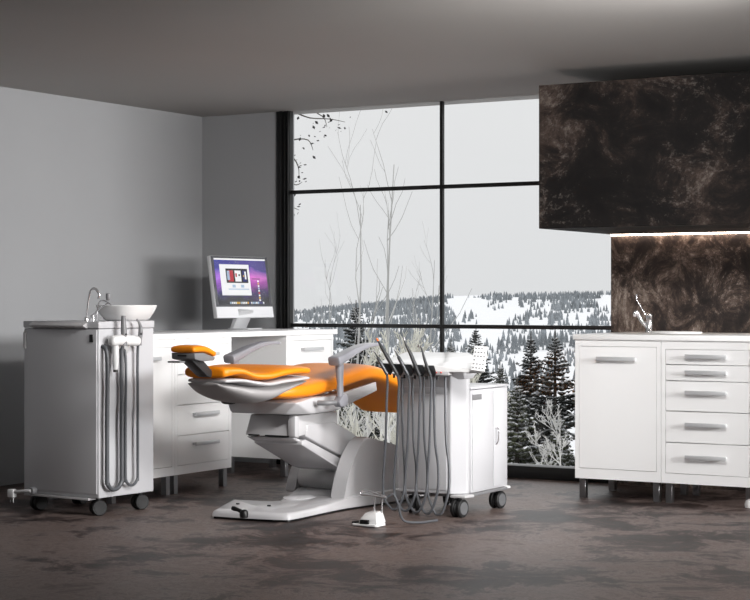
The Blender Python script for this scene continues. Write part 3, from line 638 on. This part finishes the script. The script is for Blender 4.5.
# instruments: holder (part of cart), handpiece + hose (thing)
tips = [((374, 351), 1), ((377, 339), 0), ((394.5, 349.5), 1), ((404, 338), 2), ((419.2, 345), 3)]
hold = [(385.5, 368), (396, 368.5), (406.5, 369), (418, 369.5), (429, 370)]
desc = ['short slim handpiece', 'long handpiece with an orange tip', 'short handpiece with a pale tip', 'long dark curved handpiece', 'thin bent dark syringe']
lhs = [387, 398.5, 409.2, 420, 431]; rhs = [402.5, 413, 424, 434.5, 445.6]
for i in range(5):
    (tx, ty_), kd = tips[i]; hx_, hy = hold[i]; Yh = 7.685
    c = P(hx_+1.5, hy, Yh)
    bm = B(); hull(bm, [P(hx_-4.5, hy-4.6, Yh-.025), P(hx_+5, hy-4.6, Yh-.025), P(hx_+7.5, hy+3, Yh-.025), P(hx_+5, hy+8, Yh-.01), P(hx_, hy+5, Yh-.015), P(hx_-4.5, hy-4.6, Yh+.05), P(hx_+5, hy-4.6, Yh+.05), P(hx_+6.5, hy+3, Yh+.05)], .004)
    obj('instrument_holder', bm, DARKG, dc)
    q = P(hx_+8.5, hy+8, Yh); obj('holder_switch', lathe(B(), [(.001, -.01), (.006, -.009), (.006, .009), (.001, .01)], q, seg=12), BLACK, dc)
    it = emp('dental_handpiece', tuple(P(hx_, hy, Yh-.02)), f'{desc[i]}, number {i+1}', 'dental instrument', 'instruments in the holders of the delivery cart')
    Yi = Yh-.016
    a = P(tx, ty_, Yi-.03); b2 = P(hx_+1.5, hy+6, Yi-.012); dv = b2-a
    bm = B()
    if kd == 0: tube(bm, [a, a+dv*.1, a+dv*.2, a+dv*.55, b2], [.004, .005, .0085, .011, .010], 12)
    elif kd == 1: tube(bm, [a, a+dv*.25, a+dv*.3, a+dv*.6, b2], [.0025, .004, .009, .0095, .010], 12)
    elif kd == 2: tube(bm, [a, a+dv*.18+Vector((-.004, 0, 0)), a+dv*.4, a+dv*.55, b2], [.004, .006, .009, .010, .011], 12, 3)
    else: tube(bm, [a+Vector((-.008, 0, -.012)), a, a+dv*.15+Vector((.006, 0, 0)), a+dv*.5, b2], [.003, .0035, .004, .0075, .009], 12, 3)
    obj('handpiece_body', bm, DARKG if kd != 1 else mat('dark_steel', (90, 91, 94), .35, metal=.6), it)
    bm = B(); tube(bm, [a-dv*.02, a+dv*.06], [.0045, .0055], 10)
    obj('handpiece_tip', bm, mat('orange_tip', (235, 120, 50), .3) if i == 1 else STEEL, it)
    bl = [383, 394, 405, 416.3, 427.3][i]; br = [405, 416.5, 427.5, 438.5, 449.5][i]; bt = 509.5+i*1.3
    hb = (bl+br)/2; pts = [b2, P(lhs[i]+.5, 384, Yh-.012), P(lhs[i]-.2, 400, Yh-.01), P(lhs[i]-1.4, 440, Yh-.005), P(bl+1, 465, Yh), P(bl, 488, Yh), P(bl+2.2, 500, Yh-.005), P(hb-3.5, bt-2, Yh-.01), P(hb, bt, Yh-.012), P(hb+4, bt-2.6, Yh-.012), P(br-2.4, 498, Yh-.01), P(br-.3, 484, Yh), P(br-.5, 465, Yh+.02), P(rhs[i]+.5, 440, Yh+.03), P(rhs[i]-.3, 400, Yh+.045), P(rhs[i]-.3, 377, Yh+.05)]
    bm = B(); tube(bm, pts, .0066, 8, 5); obj('instrument_hose', bm, HOSE, it)

LB = ['short slim handpiece with a silver tip, leftmost on the instrument cart', 'long slim handpiece with an orange tip, second from left on the instrument cart', 'short handpiece in the middle holder of the instrument cart', 'long dark curved handpiece, fourth from left on the instrument cart', 'thin bent dark syringe, rightmost on the instrument cart']
for o, l in zip([x for x in COL.objects if x.name.startswith('dental_handpiece')], LB): o['label'] = l

# ------------------------------------------------------------------ foot pedal
fp = PZ(366.5, 527, 0)+Vector((0, .05, 0))
pd = emp('foot_pedal', tuple(fp), 'small white foot pedal with a wire bail on the floor before the instrument cart', 'foot pedal')
def PF(px, py, dy=0): return P(px, py, fp.y+dy)
bm = B(); hull(bm, [Vector((fp.x+x, fp.y+y, z)) for x, y in ((-.075, -.055), (-.088, -.04), (-.088, .03), (-.06, .05), (.045, .05), (.06, .03), (.06, -.045), (.05, -.055)) for z in (.002, .014)], .003); obj('pedal_base', bm, PLASTIC, pd)
bm = B(); hull(bm, [Vector((fp.x+x, fp.y+y, z)) for x, y, z in ((-.052, -.045, .012), (.055, -.045, .012), (-.052, .05, .012), (.055, .05, .012), (-.032, -.015, .062), (.036, -.02, .066), (-.025, .035, .070), (.04, .035, .074), (-.045, -.04, .035), (.052, -.04, .04))], .006); obj('pedal_body', bm, PLASTIC, pd)
bm = B(); box(bm, fp.x-.035, fp.x+.012, fp.y-.056, fp.y-.042, .014, .034, .002); obj('pedal_slot', bm, BLACK, pd)
bm = B(); box(bm, fp.x-.088, fp.x-.062, fp.y-.045, fp.y+.02, .012, .022, .003); obj('pedal_tread', bm, BLACK, pd)
bm = B(); c = Vector((fp.x, fp.y, 0))
for s in (.004, .046): tube(bm, [c+Vector((s, .02, .065)), c+Vector((s, .02, .14))], .0035, 8)
tube(bm, [c+Vector((.075, .015, .14)), c+Vector((.0, .0, .148)), c+Vector((-.055, -.005, .15)), c+Vector((-.06, .0, .162)), c+Vector((-.03, .01, .168)), c+Vector((.03, .02, .152)), c+Vector((.075, .02, .142))], .0045, 8, 4)
obj('wire_bail', bm, CHROME, pd, label='bent chrome wire bail')
bm = B(); tube(bm, [c+Vector((.075, .02, .142)), c+Vector((.105, .03, .155)), c+Vector((.125, .04, .11)), c+Vector((.135, .07, .03)), c+Vector((.17, .16, .010)), c+Vector((.20, .30, .008))], .006, 8, 5); obj('pedal_cable', bm, HOSE, pd)
# sliver of another pedal at the right edge
q = PZ(751.5, 508, 0)
tag(obj('foot_control', lathe(B(), [(.035, .002), (.038, .02), (.03, .04), (.012, .048), (.001, .05)], q, seg=24), PLASTIC, origin=tuple(q)), 'small white rounded foot control on the floor at the right edge', 'foot pedal')

# ------------------------------------------------------------------ outside
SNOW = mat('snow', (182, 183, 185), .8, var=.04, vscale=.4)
NEED = mat('dark_green_needles', (28, 31, 25), .8, var=.35, vscale=3)
NEEDL = mat('olive_needles', (62, 66, 46), .8, var=.3, vscale=3)
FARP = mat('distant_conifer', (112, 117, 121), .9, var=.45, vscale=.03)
BARKD = mat('dark_bark', (52, 46, 40), .85, var=.25, vscale=6)
FROST = mat('frosted_bark', (190, 189, 186), .8, var=.08, vscale=5)
FROSTD = mat('frosted_twigs', (192, 190, 180), .85, var=.12, vscale=3)
FOLD = mat('dark_leaves', (24, 24, 24), .7)
def D2(px, d):                       # ground position seen under pixel column px at depth d
    u = (px-375)/1753*d; return Vector((-SN*d+CS*u, CS*d+SN*u, 0))
def ground_z(x, y):
    d = -SN*x+CS*y; u = CS*x+SN*y
    nz_ = noise.fractal(Vector((x*.012, y*.012, 3.1)), 1.0, 2.0, 5)
    nb_ = noise.fractal(Vector((x*.0035, y*.0035, 7.7)), 1.0, 2.0, 3)
    if d < 45: base = -3.2-(max(d, 10)-10)*.10
    elif d < 160: base = -6.7-(d-45)*.055
    elif d < 900: base = -13.0+(d-160)/740*17.0
    else: base = 4.0
    lat = (u/d if d > 1 else 0)      # hills sink towards the left
    base -= max(0, (0.045-lat))*d*.10 if d > 400 else 0
    return base+nz_*min(d/260, 2.2)+nb_*min(d/120, 4.5)
bm = B(); ds = [10.6, 12, 15, 20, 27, 36, 48, 64, 85, 110, 140, 170, 205, 245, 290, 340, 390, 440, 490, 540, 590, 640, 690, 740, 790, 840, 880, 915, 950, 1000, 1100]
grid = []
for d in ds:
    row = []
    for i in range(61):
        px = -700+i*(2300/60); v = D2(px, d); row.append(bm.verts.new((v.x, v.y, ground_z(v.x, v.y))))
    grid.append(row)
for a, b2 in zip(grid, grid[1:]):
    for i in range(60): bm.faces.new((a[i], a[i+1], b2[i+1], b2[i]))
g = obj('snowy_ground', bm, SNOW, smooth=180); g['kind'] = 'structure'
# forest on the far hillside: too many to count
rnd = random.Random(11)
def cone_tree(bm, p, h, r, n=5):
    for k, (z0_, z1_, rr) in enumerate(((.0, .62, 1.0), (.3, .85, .72), (.58, 1.0, .45))):
        a0 = rnd.random()*6; top = bm.verts.new(p+Vector((0, 0, z1_*h)))
        rg = [bm.verts.new(p+Vector((math.cos(a0+2*math.pi*j/n)*r*rr, math.sin(a0+2*math.pi*j/n)*r*rr, z0_*h))) for j in range(n)]
        for j in range(n): bm.faces.new((rg[j], rg[(j+1) % n], top))
bm = B(); cnt = 0; tries = 0
while cnt < 9000 and tries < 90000:
    tries += 1
    d = 130+(rnd.random()**.8)*800; px = rnd.uniform(180, 800); p = D2(px, d)
    ez = (CH-ground_z(p.x, p.y))/d*1753; az = px*.02
    dens = noise.fractal(Vector((az, ez*.034, 1.3)), 1.0, 2.1, 5)
    if dens+rnd.uniform(-.16, .22) < -.10-(.3 if d > 870 else 0): continue
    p.z = ground_z(p.x, p.y)-.1; h = rnd.uniform(1.2, 3.0)*(0.7 if d < 350 else 1)
    cone_tree(bm, p, h, h*rnd.uniform(.2, .3)); cnt += 1
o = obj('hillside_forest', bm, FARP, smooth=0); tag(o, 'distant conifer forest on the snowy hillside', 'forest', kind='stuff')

def conifer(name, h, rbase, seed, needle, snow_frac=.3, dens=1.0, base_cut=0.0):
    rn = random.Random(seed)
    root = emp(name, (0, 0, 0), local=True)
    bm = B(); tube(bm, [(0, 0, 0), (0, 0, h*.5), (0, 0, h*1.02)], [h*.022, h*.012, .008], 7); obj('trunk', bm, BARKD, root)
    bn, bs = B(), B()
    def blade(bmx, a, dr, L, w, up=Vector((0, 0, 1))):
        s = dr.cross(up).normalized()*w; v = [bmx.verts.new(a-s*.5), bmx.verts.new(a+dr*L*.5-s), bmx.verts.new(a+dr*L), bmx.verts.new(a+dr*L*.5+s)]
        bmx.faces.new(v)
        m_ = bmx.verts.new(a+dr*L*.5+up*w*-1.0); bmx.faces.new((v[0], m_, v[2]))
    z = h*.06
    while z < h*.99:
        f = 1-z/h; L = rbase*f*1.05*(1+.22*math.sin(z*19)); nb2 = int((9 if f > .3 else 6)*dens)
        for k in range(nb2):
            a = rn.random()*2*math.pi; Lk = L*rn.uniform(.7, 1.12)+.04; dv = Vector((math.cos(a), math.sin(a), 0)); droop = -.28-.1*rn.random() if f > .25 else .1
            n = max(3, int(Lk/.085*dens))
            for q in range(n):
                s = (q+.5)/n; c = Vector((0, 0, z))+dv*Lk*s+Vector((0, 0, 1))*(Lk*droop*s*s+.03*s)
                for sd in (-1, 1):
                    side = Vector((-dv.y, dv.x, 0))*sd
                    dr = (dv*.55+side*rn.uniform(.5, 1)+Vector((0, 0, rn.uniform(-.35, .05)))).normalized()
                    l2 = (.03+.09*min(1, f*5)+.20*Lk*(1-s)*.8)*rn.uniform(.7, 1.2)
                    blade(bn, c, dr, l2, (.032+.02*rn.random())*min(1, .35+f*5))
                    if rn.random() < snow_frac: blade(bs, c+Vector((0, 0, .02)), dr, l2*.8, .028+.022*rn.random())
        z += h*(.006+.0095*min(1, f*4))+.012*rn.random()
    obj('foliage', bn, needle, root, smooth=0); obj('snow_load', bs, SNOW, root, smooth=0, label='white snow lying on the branches')
    return root
def put(o, px, d, s=1.0, rz=0, apex=None, h=None, label=None, cat='tree', group=None):
    p = D2(px, d)
    if apex is not None: p.z = CH-(apex-300)/1753*d-h*s
    else: p.z = ground_z(p.x, p.y)
    o.location = p; o.scale = (s, s, s); o.rotation_euler = (0, 0, rz)
    tag(o, label, cat, group)
    return o
PA = conifer('conifer', 6.2, 2.1, 5, NEED, .26, 1.25)
PB = conifer('conifer', 6.0, 1.9, 8, NEEDL, .6)
put(PA, 555, 30, 1, .4, 336, 6.2, 'dark tall snowy conifer nearest the right cabinets, outside the window')
o = copy_tree(PA); put(o, 531, 33, 1.0, 2.0, 338, 6.2, 'dark snowy conifer just left of the tallest one outside the right pane')
put(PB, 517, 25, .9, 1.0, 384, 6.0, 'pale olive snow-laden conifer low in the right pane beside the instrument cart')
o = copy_tree(PA); put(o, 476, 42, .95, 3.1, 329, 6.2, 'dark conifer rising behind the keypad of the instrument cart')
o = copy_tree(PB); put(o, 451, 36, 1.0, 3.6, 345, 6.0, 'pale conifer behind the instrument cart, beside the window bar')
o = copy_tree(PA); put(o, 356, 34, .95, 5.1, 306, 6.2, 'dark conifer whose tip shows just above the left window bar')
o = copy_tree(PB); put(o, 378, 29, 1.0, .7, 352, 6.0, 'pale snowy conifer behind the right armrest of the chair')
o = copy_tree(PA); put(o, 412, 30, .85, 4.4, 372, 6.2, 'dark low conifer among frosted trees left of the window bar')
o = copy_tree(PB); put(o, 340, 27, .95, 2.7, 374, 6.0, 'pale conifer seen in the gap under the orange seat')
o = copy_tree(PB); put(o, 560, 24, .8, 5.7, 418, 6.0, 'small pale conifer at the foot of the right pane')
o = copy_tree(PB); put(o, 500, 34, .9, 1.7, 366, 6.0, 'olive snowy conifer just right of the keypad')

def bare_tree(name, h, seed, spread=.5, levels=4, m1=FROST, m2=FROSTD, r0=.05, nb1=9, thin=.006, lean=0.0, first=.25):
    rn = random.Random(seed); root = emp(name, (0, 0, 0), local=True)
    bt, bb = B(), B()
    tr = [Vector((0, 0, 0))]
    for i in range(1, 9): tr.append(tr[-1]+Vector((rn.uniform(-.03, .03)*h*.3+lean*h/8, rn.uniform(-.03, .03)*h*.3, h/8)))
    tube(bt, tr, [r0, r0*.25*0+thin], 6)
    def grow(p, dr, L, r, lv):
        pts = [p]; dd = dr.copy()
        ns = 4
        for i in range(ns):
            dd = (dd+Vector((rn.uniform(-.22, .22), rn.uniform(-.22, .22), rn.uniform(-.05, .22)))).normalized(); pts.append(pts[-1]+dd*L/ns)
        tube(bb, pts, [r, max(r*.35, thin*.6)], 4 if lv > 1 else 3, caps=False)
        if lv > 0:
            for q in range(rn.randint(3, 5)):
                s = rn.uniform(.25, 1); k = min(int(s*ns), ns-1); pp = pts[k].lerp(pts[k+1], s*ns-k)
                az = rn.random()*6.28; nd = (dd*.9+Vector((math.cos(az), math.sin(az), rn.uniform(-.1, .6)))*rn.uniform(.4, .8)).normalized()
                grow(pp, nd, L*rn.uniform(.4, .62), max(r*.5, thin*.7), lv-1)
    for i in range(nb1):
        s = first+(1-first)*(i+rn.random())/nb1; k = min(int(s*8), 7); pp = tr[k].lerp(tr[k+1], s*8-k); az = rn.random()*6.28
        nd = Vector((math.cos(az)*spread, math.sin(az)*spread, 1-spread*.4)).normalized()
        grow(pp, nd, h*(.42-.28*s)*rn.uniform(.7, 1.2), r0*(1.05-s)*.5+thin, levels-1)
    obj('trunk', bt, m1, root, smooth=60); obj('branches', bb, m2, root, smooth=60)
    return root
BIRCH = mat('pale_grey_bark', (160, 160, 158), .8, var=.1, vscale=5)
BA = bare_tree('bare_tree', 9.0, 3, .34, 2, m1=BIRCH, m2=BIRCH, r0=.05, nb1=6, thin=.006)
BB = bare_tree('bare_tree', 9.0, 21, .28, 2, m1=BIRCH, m2=BIRCH, r0=.055, nb1=6, thin=.006)
BC = bare_tree('frosted_shrub', 4.6, 33, .75, 4, m1=FROST, m2=FROSTD, r0=.05, nb1=12, thin=.010, first=.12)
BD = bare_tree('frosted_shrub', 4.4, 47, .85, 4, m1=FROST, m2=FROST, r0=.045, nb1=12, thin=.009, first=.1)
put(BA, 364, 24, .9, 0, 205, 9.0, 'tall pale bare tree outside the left pane, left of the two tall ones')
put(BB, 393, 26, 1, 1.1, 165, 9.0, 'tall pale bare tree outside the left pane, right of the two tall ones')
o = copy_tree(BB); put(o, 431, 38, .8, 2.0, 260, 9.0, 'pale bare tree with thin trunk close to the vertical window bar')
o = copy_tree(BA); put(o, 328, 40, .75, 3.0, 272, 9.0, 'small pale bare tree near the black frame at the left')
o = copy_tree(BB); put(o, 412, 40, .7, 4.0, 288, 9.0, 'short pale bare tree between the tall tree and the window bar')
put(BC, 372, 20, 1, 0, 388, 4.6, 'frosted twiggy shrub behind the right armrest of the chair')
o = copy_tree(BC); put(o, 402, 22, 1, 2.2, 386, 4.6, 'frosted twiggy shrub behind the instrument handpieces')
put(BD, 345, 22, 1, 0, 390, 4.4, 'frosted shrub seen behind the near armrest post')
o = copy_tree(BC); put(o, 432, 24, 1, 4.0, 380, 4.6, 'frosted shrub behind the instrument cart beside the window bar')
o = copy_tree(BD); put(o, 388, 18.5, .8, 5.0, 428, 4.4, 'low frosted shrub seen under the footrest of the chair')
o = copy_tree(BD); put(o, 562, 21, .5, 1.4, 425, 4.4, 'bare white branching shrub at the lower right of the window')
o = copy_tree(BC); put(o, 462, 27, .9, 1.0, 395, 4.6, 'frosted shrub rising over the top of the instrument cart')
for px, d, sc_2, rz_, ap, lb in ((398, 38, .95, .9, 352, 'dark conifer behind the long instrument with the orange tip'), (345, 31, .8, 1.9, 400, 'small dark conifer low in the gap between seat and base of the chair'), (375, 25, .7, 3.9, 404, 'small dark snowy conifer under the footrest of the chair'), (436, 33, .9, 5.2, 352, 'dark conifer low behind the vertical window bar'), (392, 32, .8, .2, 392, 'dark conifer just above the rear base cover of the chair')):
    o = copy_tree(PA); put(o, px, d, sc_2, rz_, ap, 6.2, lb)
# overhanging branch with dark leaves at the top left
root = emp('leafy_tree', tuple(D2(262, 14.5)), 'dark-leaved branches hanging in at the top left of the window', 'tree'); bp_ = Vector(root.location)
bp_.z = -3.2; root.location = bp_; ORG[root] = Vector(bp_)
def Q(px, py, d=14.5): v = D2(px, d); v.z = CH-(py-300)/1753*d; return v
rn = random.Random(9); bt, bl = B(), B()
tube(bt, [bp_, Q(262, 260), Q(266, 120), Q(262, 40)], [.09, .06, .035, .01], 8, 4)
tw = [[(266, 120), (290, 112), (310, 118), (330, 119), (345, 122)], [(266, 150), (292, 140), (308, 140), (313, 150)], [(266, 100), (290, 100), (320, 96), (352, 98), (395, 103)], [(264, 190), (284, 182), (296, 185), (302, 182)], [(266, 110), (300, 108), (322, 116), (327, 127)], [(264, 170), (290, 158), (298, 166), (299, 176)], [(264, 215), (285, 206), (299, 210)]]
for t_ in tw:
    pts = [Q(*p, 14.5+rn.uniform(-.3, .3)) for p in t_]; tube(bt, pts, [.009, .002], 5, 3)
    sp_ = smoothpath(pts, 5)
    for p in sp_:
        for k_ in range(2):
            if rn.random() < .35: continue
            c = p+Vector((rn.uniform(-.05, .05), rn.uniform(-.1, .1), rn.uniform(-.09, .05))); a = Vector((rn.uniform(-1, 1), rn.uniform(-1, 1), rn.uniform(-1, .2))).normalized(); s = a.orthogonal().normalized()
            L = rn.uniform(.010, .022); vs = [bl.verts.new(q) for q in (c, c+a*L+s*L*.6, c+a*L*2, c+a*L-s*L*.6)]; bl.faces.new(vs)
obj('branches', bt, BARKD, root, smooth=60); obj('leaves', bl, FOLD, root, smooth=0)
